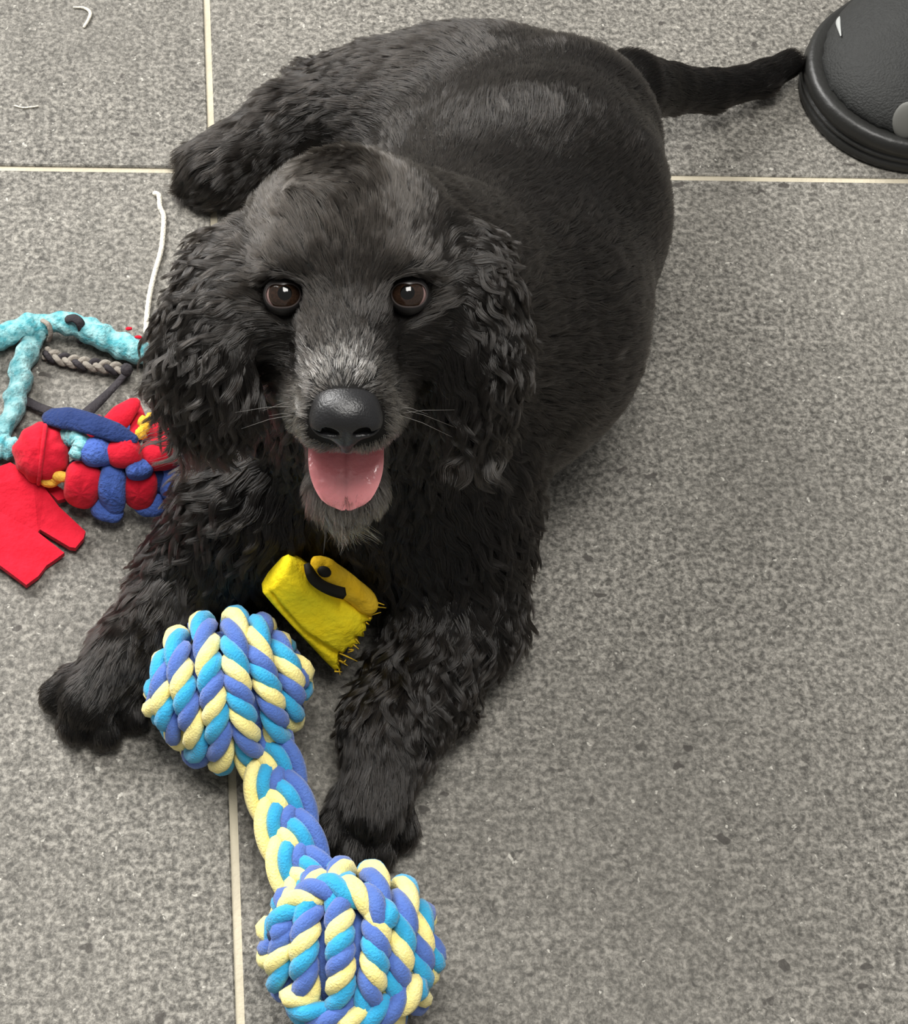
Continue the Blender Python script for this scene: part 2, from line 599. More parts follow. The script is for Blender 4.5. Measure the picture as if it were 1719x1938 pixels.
# head
HD = dict(lift=.30, curl=.05, cl=.35, flow='head')
S.ell(hp(0, -3.4, -.2), HEAD, (4.3, 4.4, 3.9), k=2, **dict(HD, L=.9, g=.24))
S.cone(hp(0, -.2, -.5), hp(0, 4.6, -1.8), 2.2, 1.75, k=1.2, **dict(HD, L=.45, g=.12))
for s in (-1, 1):
    S.ell(hp(s * 2.55, -2.1, -2.3), HEAD, (2.3, 2.7, 2.6), k=1.5, **dict(HD, L=.8, g=.08))
    S.ell(hp(s * 2.35, -.7, 1.25), HEAD, (1.3, 1.2, .7), k=1.0, **dict(HD, L=.6, g=.2))       # brow
    S.cone(hp(s * .85, 5.2, -2.6), hp(s * 1.05, 3.4, -3.2), 1.12, 1.25, k=.8, **dict(HD, L=.55, g=.35, lift=.40))   # lips
    S.cone(hp(s * 1.05, 3.4, -3.2), hp(s * 1.8, .5, -4.0), 1.25, 1.4, k=1.2, **dict(HD, L=.7, g=.15))
S.cone(hp(0, 5.0, -1.4), hp(0, 5.9, -1.5), 1.5, 1.2, k=.8, **dict(HD, L=.35, g=.4))
S.ell(hp(-.3, -3.6, 3.3), HEAD, (1.6, 1.6, .5), k=1.2, **dict(HD, L=1.15, g=.32, curl=.16, lift=.28, flow=hv(-.5, .8, 0)))   # tuft on the crown
# lower jaw
S.cone(hp(0, -1, -5.2), hp(0, 3.5, -7.7), 2.1, 1.3, k=1.2, **dict(HD, L=1.0, g=.35, flow=hv(0, .35, -1)))
S.cone(hp(-.5, 3.6, -7.75), hp(.5, 3.6, -7.75), 1.15, 1.15, k=.6, **dict(HD, L=1.0, g=.4, curl=.15, flow=hv(0, .35, -1)))
# mouth cavity and eye sockets
S.ell(hp(0, 3.6, -5.25), np.stack([HX, hv(0, 1, -.55), hv(0, .55, 1)]), (1.75, 4.0, .85), k=.5, cut=True)
EYE_R = 0.86
eye_c = {s: hp(s * 2.58, -.05, -.08) for s in (-1, 1)}
for s in (-1, 1):
    S.ell(eye_c[s] + .45 * Cdir, HEAD, (1.12, 1.1, 1.0), k=.4, cut=True)
# ears: flat leather flaps, hair makes the rest
EAR = dict(L=2.7, lift=.21, curl=.34, cl=.75, g=.08, wl=2.1)
def ear(pts, w, t, out):
    pts = [np.asarray(p) for p in pts]
    for i in range(len(pts) - 1):
        a, b = pts[i], pts[i + 1]
        ax = nrm(b - a)
        nn = nrm(Cdir - ax * (Cdir @ ax) + out)
        nn = nrm(nn - ax * (nn @ ax))
        S.ell((a + b) / 2, np.stack([ax, np.cross(nn, ax), nn]), (np.linalg.norm(b - a) * .78, w[i], t), k=1.0,
              flow=nrm(ax * 1.0 + .35 * out), **dict(EAR, L=(2.2, 3.1, 3.7, 3.7)[i]))
ear([PD(455, 455, 83), PD(412, 545, 82), PD(392, 650, 82), PD(398, 760, 83.5)], (1.7, 2.1, 2.2), .95, -.5 * HX)
ear([PD(862, 440, 83), PD(895, 520, 82), PD(908, 640, 82.5), PD(885, 770, 84)], (1.6, 1.9, 1.9), .95, .5 * HX)

import time
_t0 = time.time()
bv, bf = S.mesh(0.24, floor=0.02, smooth=2)
print('body verts', len(bv), time.time() - _t0)

M_SKIN = mat('black_dog_skin', (0.006, 0.0055, 0.005), 0.75, 0.15)
puppy = thing('puppy', 'black curly-eared puppy lying on grey tiles with its tongue out', 'puppy', P(800, 700, 0))
body = mesh_obj('body', bv, bf, M_SKIN, puppy)


# --- fur ---------------------------------------------------------------
def fur_material():
    m = bpy.data.materials.new('black_fur')
    m.use_nodes = True
    nt = m.node_tree
    nt.nodes.remove(nt.nodes['Principled BSDF'])
    out = nt.nodes['Material Output']
    h = nt.nodes.new('ShaderNodeBsdfHairPrincipled')
    h.model = 'CHIANG'
    h.parametrization = 'COLOR'
    h.inputs['Roughness'].default_value = 0.20
    h.inputs['Radial Roughness'].default_value = 0.42
    h.inputs['Coat'].default_value = 0.0
    h.inputs['IOR'].default_value = 1.42
    a = nt.nodes.new('ShaderNodeAttribute')
    a.attribute_name = 'tint'
    nt.links.new(a.outputs['Color'], h.inputs['Color'])
    nt.links.new(h.outputs[0], out.inputs['Surface'])
    return m


def build_fur(n_total):
    tri = np.vstack([bf[:, [0, 1, 2]], bf[:, [0, 2, 3]]])
    A, B, C = bv[tri[:, 0]], bv[tri[:, 1]], bv[tri[:, 2]]
    nn = np.cross(B - A, C - A)
    ar = np.linalg.norm(nn, axis=1) * .5
    tn = nn / (2 * ar[:, None] + 1e-12)
    # vertex normals
    vn = np.zeros_like(bv)
    for c in range(3):
        np.add.at(vn, tri[:, c], nn)
    vn /= np.linalg.norm(vn, axis=1)[:, None] + 1e-12
    cen = (A + B + C) / 3
    w = ar.copy()
    w[cen[:, 2] < 0.35] = 0
    # denser on the head
    w *= 1 + 1.6 * np.exp(-((cen - hp(0, 0, -1)) ** 2).sum(1) / (2 * 6.0 ** 2))
    pick = rng.choice(len(tri), n_total, p=w / w.sum())
    u = rng.random((n_total, 2))
    fl = u.sum(1) > 1
    u[fl] = 1 - u[fl]
    r = A[pick] + u[:, :1] * (B - A)[pick] + u[:, 1:] * (C - A)[pick]
    wts = np.stack([1 - u.sum(1), u[:, 0], u[:, 1]], 1)
    n = sum(vn[tri[pick, c]] * wts[:, c:c + 1] for c in range(3))
    n /= np.linalg.norm(n, axis=1)[:, None]
    # keep clear: eyes, nose, mouth
    ok = np.ones(n_total, bool)
    for s in (-1, 1):
        ok &= ((r - (eye_c[s] + .25 * Cdir)) ** 2).sum(1) > 0.98 ** 2
    q = (r - EYES) @ HEAD.T
    ok &= ~((np.abs(q[:, 0]) < 1.5) & (q[:, 1] > 5.9) & (np.abs(q[:, 2] + 1.35) < 1.15))
    mq = (q - np.array([0, 3.6, -5.25])) @ np.stack([np.array([1, 0, 0]), nrm([0, 1, -.55]), nrm([0, .55, 1])]).T
    ok &= ~(((mq / np.array([1.95, 4.2, 1.0])) ** 2).sum(1) < 1.0)
    r, n, q = r[ok], n[ok], q[ok]
    N = len(r)
    # blend the attributes of the nearest limbs
    W = np.zeros(N)
    acc = {k: np.zeros(N) for k in ('L', 'lift', 'curl', 'cl', 'g', 'wl')}
    flow = np.zeros((N, 3))
    headflow = q - np.array([0, 5.6, -0.9])
    headflow[:, 2] += .15 * headflow[:, 2]
    headflow = headflow @ HEAD
    headflow /= np.linalg.norm(headflow, axis=1)[:, None] + 1e-9
    for i, p in enumerate(S.prims):
        at = p[6]
        if at.get('cut'):
            continue
        wi = np.exp(-np.clip(S.dist(i, r), -1, 30) / .55)
        W += wi
        for k, dflt in (('L', 1), ('lift', .3), ('curl', .1), ('cl', .5), ('g', .1), ('wl', 2.0)):
            acc[k] += wi * at.get(k, dflt)
        fv = at['flow']
        if isinstance(fv, str):
            flow += wi[:, None] * headflow
        else:
            flow += wi[:, None] * nrm(fv)
    for k in acc:
        acc[k] /= W
    flow /= W[:, None]
    # slow random swirl of the flow, shared by neighbours
    sw = np.zeros((N, 3))
    for f_, amp in ((.35, .22), (.9, .18)):
        for ax in range(3):
            ph = rng.random(3) * 6.28
            dv = rng.standard_normal(3)
            sw[:, ax] += amp * np.sin(r @ dv * f_ * 1.2 + ph[0]) * np.cos(r[:, (ax + 1) % 3] * f_ + ph[1])
    flow = flow + sw
    t = flow - n * (flow * n).sum(1)[:, None]
    t /= np.linalg.norm(t, axis=1)[:, None] + 1e-6
    bn = np.cross(n, t)
    lift = acc['lift'] * (0.5 + 1.0 * rng.random(N))
    d = t + n * lift[:, None] + bn * (rng.standard_normal(N) * .10)[:, None]
    d /= np.linalg.norm(d, axis=1)[:, None]
    L = acc['L'] * (0.65 + .45 * rng.random(N))
    chin = np.exp(-((q - np.array([-.3, 4.2, -8.4])) ** 2 / np.array([1.0, 1.3, 1.0]) ** 2).sum(1))
    L = L * (1 + 3.0 * chin * (rng.random(N) < .3))
    # clump guides
    from mathutils.kdtree import KDTree
    ng = max(200, N // 34)
    gi = rng.choice(N, ng, replace=False)
    kd = KDTree(ng)
    for a_, b_ in enumerate(gi):
        kd.insert(r[b_], a_)
    kd.balance()
    near = np.array([kd.find(p)[1] for p in r])
    g = gi[near]
    gph = (rng.random(ng) * 6.28)[near]
    gph2 = (rng.random(ng) * 6.28)[near]
    gl = (0.85 + .3 * rng.random(ng))[near]
    K = 8
    T = np.linspace(0, 1, K)
    droop = np.array([0, 0, -1.0])
    own = np.zeros((N, K, 3))
    pos = r.copy()
    gd = d[g]
    clump = np.clip(acc['curl'] * 2.6 + .22, 0, .95)
    dd0 = d * (1 - .5 * clump[:, None]) + gd * (.5 * clump[:, None])
    Lg = L * (1 - clump * .5) + (acc['L'] * gl) * clump * .5
    own[:, 0] = r - .05 * n
    for k in range(1, K):
        dd = dd0 + droop * (.22 * T[k] * np.clip(acc['L'] / 2, 0, 1.2))[:, None]
        dd /= np.linalg.norm(dd, axis=1)[:, None]
        pos = pos + dd * (Lg / (K - 1))[:, None]
        own[:, k] = pos
    # waves (shared phase inside a clump) and tip clumping
    b2 = np.cross(dd0, n)
    b2 /= np.linalg.norm(b2, axis=1)[:, None] + 1e-9
    for k in range(1, K):
        s = T[k] * Lg
        ph = 2 * np.pi * s / acc['wl']
        amp = acc['curl'] * T[k] ** .7
        own[:, k] += b2 * (amp * (np.sin(ph + gph) - np.sin(gph) * (1 - T[k])))[:, None]
        own[:, k] += n * (amp * .5 * (np.sin(ph + gph2)))[:, None]
        pull = (clump * T[k] ** 1.4 * .75)[:, None]
        own[:, k] = own[:, k] * (1 - pull) + (own[g, k] if False else own[:, k]) * pull
    # draw strands of a clump towards its guide strand
    guide = own[g].copy()
    for k in range(1, K):
        pull = (clump * T[k] ** 1.2 * .78)[:, None]
        own[:, k] = own[:, k] * (1 - pull) + guide[:, k] * pull
    # stay out of the floor and out of the eyes
    own[:, :, 2] = np.maximum(own[:, :, 2], .06)
    for s in (-1, 1):
        c = eye_c[s]
        v = own - c
        dist = np.linalg.norm(v, axis=2)
        bad = (dist < .93).any(1)
        own[bad] = own[bad, :1] + (own[bad] - own[bad, :1]) * .15
    # colours
    grey = acc['g']
    # pale greyed hairs over the muzzle top, lips and chin
    mz = np.exp(-((q - np.array([0, 4.9, -.1])) ** 2 / np.array([1.7, 1.2, 1.0]) ** 2).sum(1))
    base = np.stack([np.full(N, .0060), np.full(N, .0048), np.full(N, .0040)], 1)
    pale = np.stack([np.full(N, .19), np.full(N, .168), np.full(N, .145)], 1)
    gg = np.clip(grey * (.5 + rng.random(N)), 0, 1) ** 1.5
    tint = base * (1 - gg[:, None]) + pale * gg[:, None]
    lipz = sum(np.exp(-((q - np.array([s_ * 1.7, 4.7, -2.3])) ** 2 / np.array([.8, 1.5, 1.3]) ** 2).sum(1)) for s_ in (-1, 1))
    chinz = np.exp(-((q - np.array([0, 4.2, -8.2])) ** 2 / np.array([1.6, 1.5, 1.2]) ** 2).sum(1))
    white = rng.random(N) < np.clip(.75 * mz + .9 * lipz + .5 * chinz, 0, .7)
    tint[white] = np.array([.66, .60, .52]) * (.35 + .65 * rng.random(white.sum()))[:, None]
    tint *= (0.3 + 1.4 * rng.random(N))[:, None]
    hc = bpy.data.hair_curves.new('fur')
    hc.add_curves([K] * N)
    hc.points.foreach_set('position', (own * .01).reshape(-1).astype(np.float32))
    rad = np.clip(.0075 + .003 * acc['L'], .0, .015)[:, None] * np.array([1, 1, .95, .9, .8, .66, .45, .15])[None, :]
    ra = hc.attributes.get('radius') or hc.attributes.new('radius', 'FLOAT', 'POINT')
    ra.data.foreach_set('value', (rad * .01).reshape(-1).astype(np.float32))
    ta = hc.attributes.new('tint', 'FLOAT_COLOR', 'CURVE')
    ta.data.foreach_set('color', np.concatenate([tint, np.ones((N, 1))], 1).reshape(-1).astype(np.float32))
    hc.materials.append(fur_material())
    o = bpy.data.objects.new('fur', hc)
    COL.objects.link(o)
    put_under(o, puppy)
    o['kind'] = 'stuff'
    o['label'] = 'wavy black fur with greyed hairs on muzzle'
    print('fur strands', N, time.time() - _t0)


N_FUR = 480000
if N_FUR:
    build_fur(N_FUR)

# --- eyes ---------------------------------------------------------------
M_SCLERA = mat('eye_white', (0.26, 0.17, 0.16), 0.12, 0.5)
M_IRIS = mat('brown_iris', (0.013, 0.0075, 0.005), 0.06, 0.5, noise=(900, .2, (0.030, 0.016, 0.010)))
M_PUPIL = mat('black_pupil', (0.002, 0.002, 0.002), 0.06, 0.5)
M_LID = mat('dark_eyelid', (0.010, 0.009, 0.009), 0.45, 0.35)
M_RIM = mat('greyish_lid_rim', (0.045, 0.036, 0.034), 0.35, 0.45)


def polar_cap(c, axis, upv, rad, th_list, seg, th_of=None):
    a = nrm(axis)
    u = nrm(upv - a * (upv @ a))
    w = np.cross(u, a)
    v = []
    for th in th_list:
        for j in range(seg):
            p = 2 * np.pi * j / seg
            t_, r_ = (th, rad) if th_of is None else th_of(th, p)
            v.append(c + r_ * (math.cos(t_) * a + math.sin(t_) * (math.cos(p) * w + math.sin(p) * u)))
    f = []
    for i in range(len(th_list) - 1):
        for j in range(seg):
            k = (j + 1) % seg
            f.append((i * seg + k, (i + 1) * seg + k, (i + 1) * seg + j, i * seg + j))
    return np.array(v), f


for s in (-1, 1):
    c = eye_c[s]
    gaze = nrm(Cdir + .12 * Uimg - .03 * s * HX)
    ths = [.0005, .10, .2, .28, .36, .45, .58, .70, .80, .92, 1.05, 1.3, 1.6, 2.0, 2.5, 3.12]
    v, f = polar_cap(c, gaze, Uimg, EYE_R, ths, 32)
    fm = []
    for i in range(len(ths) - 1):
        fm += [0 if ths[i] < .34 else 1 if ths[i] < .9 else 2] * 32
    mesh_obj('eye', v, f, [M_PUPIL, M_IRIS, M_SCLERA], puppy, fmat=fm)
    # almond-shaped lid shell around it
    ax = nrm(Cdir + .06 * Uimg + .12 * s * HX)
    def lid(th, p, s=s):
        open_ = 0.80 + 0.14 * math.cos(2 * p) - .19 * max(0, math.sin(p)) ** 2 - .03 * max(0, -math.sin(p))
        k = th
        ang = open_ + k * (1.55 - open_)
        rr = EYE_R * (1.0 + .02 + .09 * math.sin(math.pi * min(1, k * 1.5 + .12)) ** .6)
        return ang, rr
    v, f = polar_cap(c, ax, Uimg, 1, [-.03, .0, .05, .12, .22, .35, .5, .7, .9], 36, lid)
    fm = ([1] * 36) * 2 + ([0] * 36) * 6
    mesh_obj('eyelid', v, f, [M_LID, M_RIM], puppy, fmat=fm)

# --- nose ---------------------------------------------------------------
M_NOSE = mat('black_nose_leather', (0.010, 0.010, 0.011), 0.33, 0.5, bump=(1100, .22))
NS = Sdf()
no = hp(0, 6.15, -1.15)
def np_(x, f, z):
    return no + x * HX + f * HF + z * HZ
NS.ell(np_(0, -.05, .15), HEAD, (1.35, 1.15, .82), k=.4)
NS.ell(np_(0, .15, -.45), HEAD, (1.05, .95, .85), k=.5)
for s in (-1, 1):
    NS.ell(np_(s * .85, .35, -.25), HEAD, (.62, .7, .58), k=.35)
NS.cone(np_(0, .55, -1.0), np_(0, .2, -1.75), .34, .3, k=.4)
for s in (-1, 1):
    NS.ell(np_(s * .62, 1.0, -.28), np.stack([hv(1, 0, .35 * s), HF, hv(-.35 * s, 0, 1)]), (.36, .5, .20), k=.12, cut=True)
    NS.ell(np_(s * 1.05, .9, -.42), HEAD, (.35, .4, .1), k=.1, cut=True)
NS.cone(np_(0, 1.35, .1), np_(0, .75, -1.9), .07, .07, k=.15, cut=True)
v, f = NS.mesh(.07, smooth=1)
mesh_obj('nose', v, f, M_NOSE, puppy)

# --- tongue -------------------------------------------------------------
M_TONGUE = mat('wet_pink_tongue', (0.80, 0.24, 0.26), 0.2, 0.6, bump=(260, .35), noise=(60, .3, (0.84, 0.34, 0.35)), coat=.8, sss=.15)
tp_ = catmull([(1.0, -5.4), (2.6, -5.75), (3.9, -6.15), (4.75, -6.9), (4.95, -7.6)], 22)
v, f = [], []
NU = 17
for i, (ff, zz) in enumerate(tp_):
    s = i / 21
    hw = 1.62 * (1 if s < .55 else math.sqrt(max(0.02, 1 - ((s - .55) / .455) ** 2.2)))
    tgt = tp_[min(i + 1, 21)] - tp_[max(i - 1, 0)]
    tgt = tgt / np.linalg.norm(tgt)
    up2 = np.array([-tgt[1], tgt[0]])
    for side in (1, -1):
        for j in range(NU):
            x = -1 + 2 * j / (NU - 1)
            th = .30 * math.sqrt(max(0, 1 - x * x)) * side
            cup = .22 * x * x - (.16 * math.exp(-(x / .10) ** 2) if side == 1 else 0)
            o = th + cup
            v.append(hp(x * hw, ff + up2[0] * o, zz + up2[1] * o))
row = 2 * NU
for i in range(21):
    for j in range(row):
        a, b = i * row + j, i * row + (j + 1) % row
        if j == NU - 1:
            b = i * row + row - 1
        elif j == row - 1:
            continue
        elif j >= NU:
            a, b = i * row + j, i * row + j + 1
            f.append((a, b, b + row, a + row))
            continue
        f.append((b, a, a + row, b + row))
    f.append((i * row, i * row + NU, (i + 1) * row + NU, (i + 1) * row))
mesh_obj('tongue', v, f, M_TONGUE, puppy)

# --- whiskers -----------------------------------------------------------
M_WHISK = mat('grey_whisker', (0.16, 0.15, 0.14), 0.4, 0.4)
wh = []
for s in (-1, 1):
    for i in range(4):
        a = hp(s * (1.7 + .3 * rng.random()), 4.8 - .28 * i + .3 * rng.random(), -2.2 - .9 * rng.random())
        d = hv(s * (1.0 + .4 * rng.random()), -.1 + .5 * rng.random(), -.55 * rng.random() + .1)
        ln = 1.2 + 1.6 * rng.random()
        wh.append(tube(np.array([a, a + d * ln * .5 + .12 * HZ, a + d * ln]), [.009, .007, .003], 5))
for i in range(14):
    a = hp(rng.uniform(-.9, .9), 4.2, -8.6)
    d = nrm(hv(rng.uniform(-.5, .1), .15, -1) + .3 * rng.standard_normal(3) * .4)
    ln = 1.2 + 1.1 * rng.random()
    wh.append(tube(np.array([a - d * .3, a + d * ln * .5 + .1 * HF, a + d * ln]), [.014, .011, .004], 5))
v, f = join(wh)
w_ = mesh_obj('whiskers', v, f, M_WHISK, puppy)
w_['kind'] = 'stuff'
# ------------------------------------------------------------------ rope dumbbell toy
M_YEL = mat('pale_yellow_cotton', (0.86, 0.72, 0.22), 0.85, 0.15, bump=(900, .5), noise=(150, .3, (0.90, 0.80, 0.36)), sheen=.3)
M_CYA = mat('turquoise_blue_cotton', (0.025, 0.30, 0.56), 0.85, 0.15, bump=(900, .5), noise=(150, .3, (0.04, 0.37, 0.62)), sheen=.3)
M_BLU = mat('royal_blue_cotton', (0.065, 0.13, 0.42), 0.85, 0.15, bump=(900, .5), noise=(150, .3, (0.09, 0.17, 0.47)), sheen=.3)
ROPE3 = (M_YEL, M_CYA, M_BLU)
NAMES3 = ('yellow_strand', 'turquoise_strand', 'blue_strand')

b1, b2 = P(432, 1306, 4.15), P(664, 1798, 4.15)
rope_toy = thing('rope_toy', 'rope dumbbell dog toy of yellow, turquoise and blue cotton with two knotted ends', 'dog toy', (b1 * .5 + b2 * .5) * np.array([1, 1, 0]))


def rope_ball(c, R, tilt, phase0, columns=False, lean=.16):
    # columns: the rope is wound in side-by-side hoops, mirrored left and right; otherwise in rings round the face
    axis = nrm(nrm(CAM - c) + tilt)
    up = nrm(UP - axis * (UP @ axis))
    if columns:
        axis, up = nrm(RIGHT + lean * UP), nrm(CAM - c)
        up = nrm(up - axis * (up @ axis))
    side = np.cross(up, axis)
    v, f = blob(c, np.eye(3), (R * .72,) * 3, 20, 14)
    core = mesh_obj('knot', v, f, M_BLU, rope_toy)
    core['label'] = 'tightly wound round rope knot'
    rr = .62
    Rc = R - rr
    nr = 7 if columns else 8
    for j in range(nr + 1):
        th = .17 + (math.pi - .34) * j / nr
        rad = Rc * math.sin(th)
        h = Rc * math.cos(th)
        if rad < .5:
            rad = .5
        m = max(24, int(rad * 34))
        if m % 2:
            m += 1
        s = np.linspace(-np.pi, np.pi, m, endpoint=False)
        # rings are wound a little askew, not as perfect circles
        wob = .16 * np.sin(2 * s + j * 1.7 + phase0) + .08 * np.sin(3 * s + j)
        radial = np.cos(s)[:, None] * up + np.sin(s)[:, None] * side
        path = c + axis * (h + wob)[:, None] + radial * rad
        turns = max(1, round(2 * np.pi * rad / 2.3 / 2))      # full twists per half ring
        phi = 2 * np.pi * turns * np.abs(s) / np.pi + j * 2.4 + phase0 + .5 * np.sin(s)
        if columns:
            full = max(2, round(2 * np.pi * rad / 2.9))
            sg = -1 if h > 0 else 1
            phi = sg * (s + .12 * np.sin(3 * s)) * full + abs(h) * 2.1 + phase0
        outward = nrm_rows(path - c)
        tang = np.cross(axis, radial)
        lat = nrm_rows(np.cross(outward, tang))
        for q in range(3):
            a = phi + q * 2 * np.pi / 3
            off = outward * (np.cos(a) * .33)[:, None] + lat * (np.sin(a) * .36)[:, None]
            rr_ = .36 + .05 * np.cos(a)
            v, f = tube(path + off, rr_, 8, closed=True)
            mesh_obj(NAMES3[q], v, f, ROPE3[q], core)
    return core


def nrm_rows(a):
    return a / (np.linalg.norm(a, axis=1)[:, None] + 1e-12)


rope_ball(b1, 4.1, -.30 * UP - .12 * RIGHT, .4, True)
knot2 = rope_ball(b2, 4.2, -.26 * UP - .05 * RIGHT, 2.1, True, -.10)


def wrap(core, c, R, px, phase, hand):
    """a twisted rope laid over a knot; px are picture points on its surface"""
    pts = []
    for x, y in px:
        d = nrm(fw + RIGHT * ((x - PPX) / FPX) - UP * ((y - PPY) / FPX))
        oc = CAM - c
        b_ = oc @ d
        disc = b_ * b_ - (oc @ oc - R * R)
        t = -b_ - math.sqrt(max(disc, 0))
        pts.append(c + R * nrm(CAM + d * t - c))
    path = catmull(np.array(pts), 90)
    path = c + R * nrm_rows(path - c)
    path[0] = c + (path[0] - c) * .75
    path[-1] = c + (path[-1] - c) * .75
    t_, _, _ = frames(path)
    outw = nrm_rows(path - c)
    lt = np.cross(t_, outw)
    ln = np.concatenate([[0], np.cumsum(np.linalg.norm(np.diff(path, axis=0), axis=1))])
    for q in range(3):
        a = hand * 2 * np.pi * ln / 2.9 + q * 2 * np.pi / 3 + phase
        v, f = tube(path + outw * (np.cos(a) * .33)[:, None] + lt * (np.sin(a) * .36)[:, None], .36 + .05 * np.cos(a), 8)
        mesh_obj(NAMES3[q], v, f, ROPE3[q], core)


wrap(knot2, b2, 3.95, [(525, 1770), (560, 1712), (625, 1682), (690, 1700), (735, 1745)], .5, 1)
wrap(knot2, b2, 3.95, [(548, 1880), (600, 1918), (670, 1925), (740, 1905), (790, 1860)], 2.0, -1)
# plaited shaft: three legs of three cords
sp = catmull([P(455, 1345, 4.0), P(500, 1412, 3.9), P(532, 1520, 3.6), P(568, 1640, 3.7), P(612, 1718, 4.0)], 120)
tt, nnn, bbb = frames(sp, up=Cdir if 'Cdir' in globals() else None)
v, f = tube(sp, .55, 8)
shaft = mesh_obj('shaft', v, f, M_BLU, rope_toy)
shaft['label'] = 'plaited rope bar between the knots'
sl = np.concatenate([[0], np.cumsum(np.linalg.norm(np.diff(sp, axis=0), axis=1))])
camd = nrm_rows(CAM - sp)
nfw = nrm_rows(camd - tt * (camd * tt).sum(1)[:, None])
lat = -np.cross(tt, nfw)
PER = 6.2
for leg in range(3):
    th = 2 * np.pi * sl / PER + leg * 2 * np.pi / 3
    x = .66 * np.sin(th)
    z = .42 * np.sin(2 * th)
    for q in range(3):
        o = (q - 1) * .62
        slope = np.gradient(x, sl)
        cs = 1 / np.sqrt(1 + slope ** 2)
        path = sp + lat * (x + o * cs)[:, None] + nfw * (z + .12 * math.cos((q - 1) * 1.5))[:, None] - tt * (o * slope * cs)[:, None]
        v, f = tube(path, .37, 8)
        mesh_obj(NAMES3[q], v, f, ROPE3[q], shaft)

# ------------------------------------------------------------------ yellow soft block between the paws
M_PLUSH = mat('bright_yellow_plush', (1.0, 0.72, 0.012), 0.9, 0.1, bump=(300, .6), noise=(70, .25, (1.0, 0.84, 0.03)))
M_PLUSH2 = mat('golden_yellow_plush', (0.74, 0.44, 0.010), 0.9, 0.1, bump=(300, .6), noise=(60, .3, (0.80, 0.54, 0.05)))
M_PRINT = mat('black_print', (0.012, 0.011, 0.008), 0.7, 0.2)
yA, yB, yC, yD = P(548, 1062, 9.2), P(497, 1118, 7.3), P(636, 1268, 2.5), P(700, 1165, 5.3)   # main face: top, left, bottom, right
yw = thing('plush_block', 'chewed bright yellow soft block with a black smile print between the front paws', 'dog toy', P(600, 1180, 0))
NYu, NYv = 30, 22


def face_pt(u, v):
    """u from the left end to the ragged right end, v from the upper to the lower edge"""
    a = yA + (yD - yA) * u
    b = yB + (yC - yB) * u
    return a + (b - a) * v


fnorm = nrm(np.cross(yD - yA, yB - yA))
if fnorm @ (CAM - yA) < 0:
    fnorm = -fnorm


def on_face(px, py, off):
    d = fw + RIGHT * ((px - PPX) / FPX) - UP * ((py - PPY) / FPX)
    return CAM + d * (((yA + fnorm * off - CAM) @ fnorm) / (d @ fnorm))


vs, fs = [], []
thick = 1.6
for side in (0, 1):
    for i in range(NYu + 1):
        for j in range(NYv + 1):
            u, w = i / NYu, j / NYv
            rag = 0
            if i >= NYu - 1:
                rag = .035 * math.sin(j * 2.3) + .03 * math.sin(j * 5.1 + 1) - (.10 * math.exp(-((w - .72) / .16) ** 2))
            p = face_pt(min(1.2, u + rag), w)
            edge = min(1, 4.5 * min(u + .04, 1.03 - u)) * min(1, 4.0 * min(w + .03, 1.03 - w))
            puff = .75 * math.sqrt(max(0, edge)) + .10 * math.sin(u * 9 + w * 4) * edge
            puff -= .42 * math.exp(-((w - .80 - .06 * math.sin(u * 5)) / .05) ** 2) * (1 if u > .05 else .3)
            if side == 0:
                vs.append(p + fnorm * puff)
            else:
                vs.append(p - fnorm * (thick * (.25 + .75 * edge) + .4 * puff))
o2 = (NYu + 1) * (NYv + 1)
for i in range(NYu):
    for j in range(NYv):
        a = i * (NYv + 1) + j
        q = (a, a + 1, a + NYv + 2, a + NYv + 1)
        fs.append(q)
        fs.append(tuple(o2 + x for x in q[::-1]))
rim = [j for j in range(NYv + 1)] + [i * (NYv + 1) + NYv for i in range(1, NYu + 1)] + \
      [NYu * (NYv + 1) + j for j in range(NYv - 1, -1, -1)] + [i * (NYv + 1) for i in range(NYu - 1, 0, -1)]
for a, b in zip(rim, rim[1:] + rim[:1]):
    fs.append((b, a, o2 + a, o2 + b))
mesh_obj('cushion', vs, fs, M_PLUSH, yw)
# golden band along the far upper edge
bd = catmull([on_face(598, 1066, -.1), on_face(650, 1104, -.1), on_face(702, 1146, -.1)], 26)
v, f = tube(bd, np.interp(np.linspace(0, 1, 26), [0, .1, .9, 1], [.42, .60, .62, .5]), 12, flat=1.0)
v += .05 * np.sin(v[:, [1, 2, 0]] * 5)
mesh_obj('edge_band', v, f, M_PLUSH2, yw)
# frayed threads at the ragged end
fr = []
for i in range(26):
    w = rng.random()
    p0 = face_pt(1.0, w) + fnorm * rng.uniform(-.8, .4)
    d = nrm(yD - yA) * rng.uniform(.2, .45) + rng.standard_normal(3) * .2
    fr.append(tube(np.array([p0 - d * .5, p0, p0 + d * .6]), [.05, .04, .015], 5))
for i in range(7):
    p0 = on_face(706, 1150, -.1) + rng.standard_normal(3) * .35
    d = nrm(yD - yA) * .5 + rng.standard_normal(3) * .25
    fr.append(tube(np.array([p0 - d * .5, p0, p0 + d * .7]), [.07, .05, .02], 5))
v, f = join(fr)
frx = mesh_obj('frayed_edge', v, f, M_PLUSH2, yw)
frx['kind'] = 'stuff'


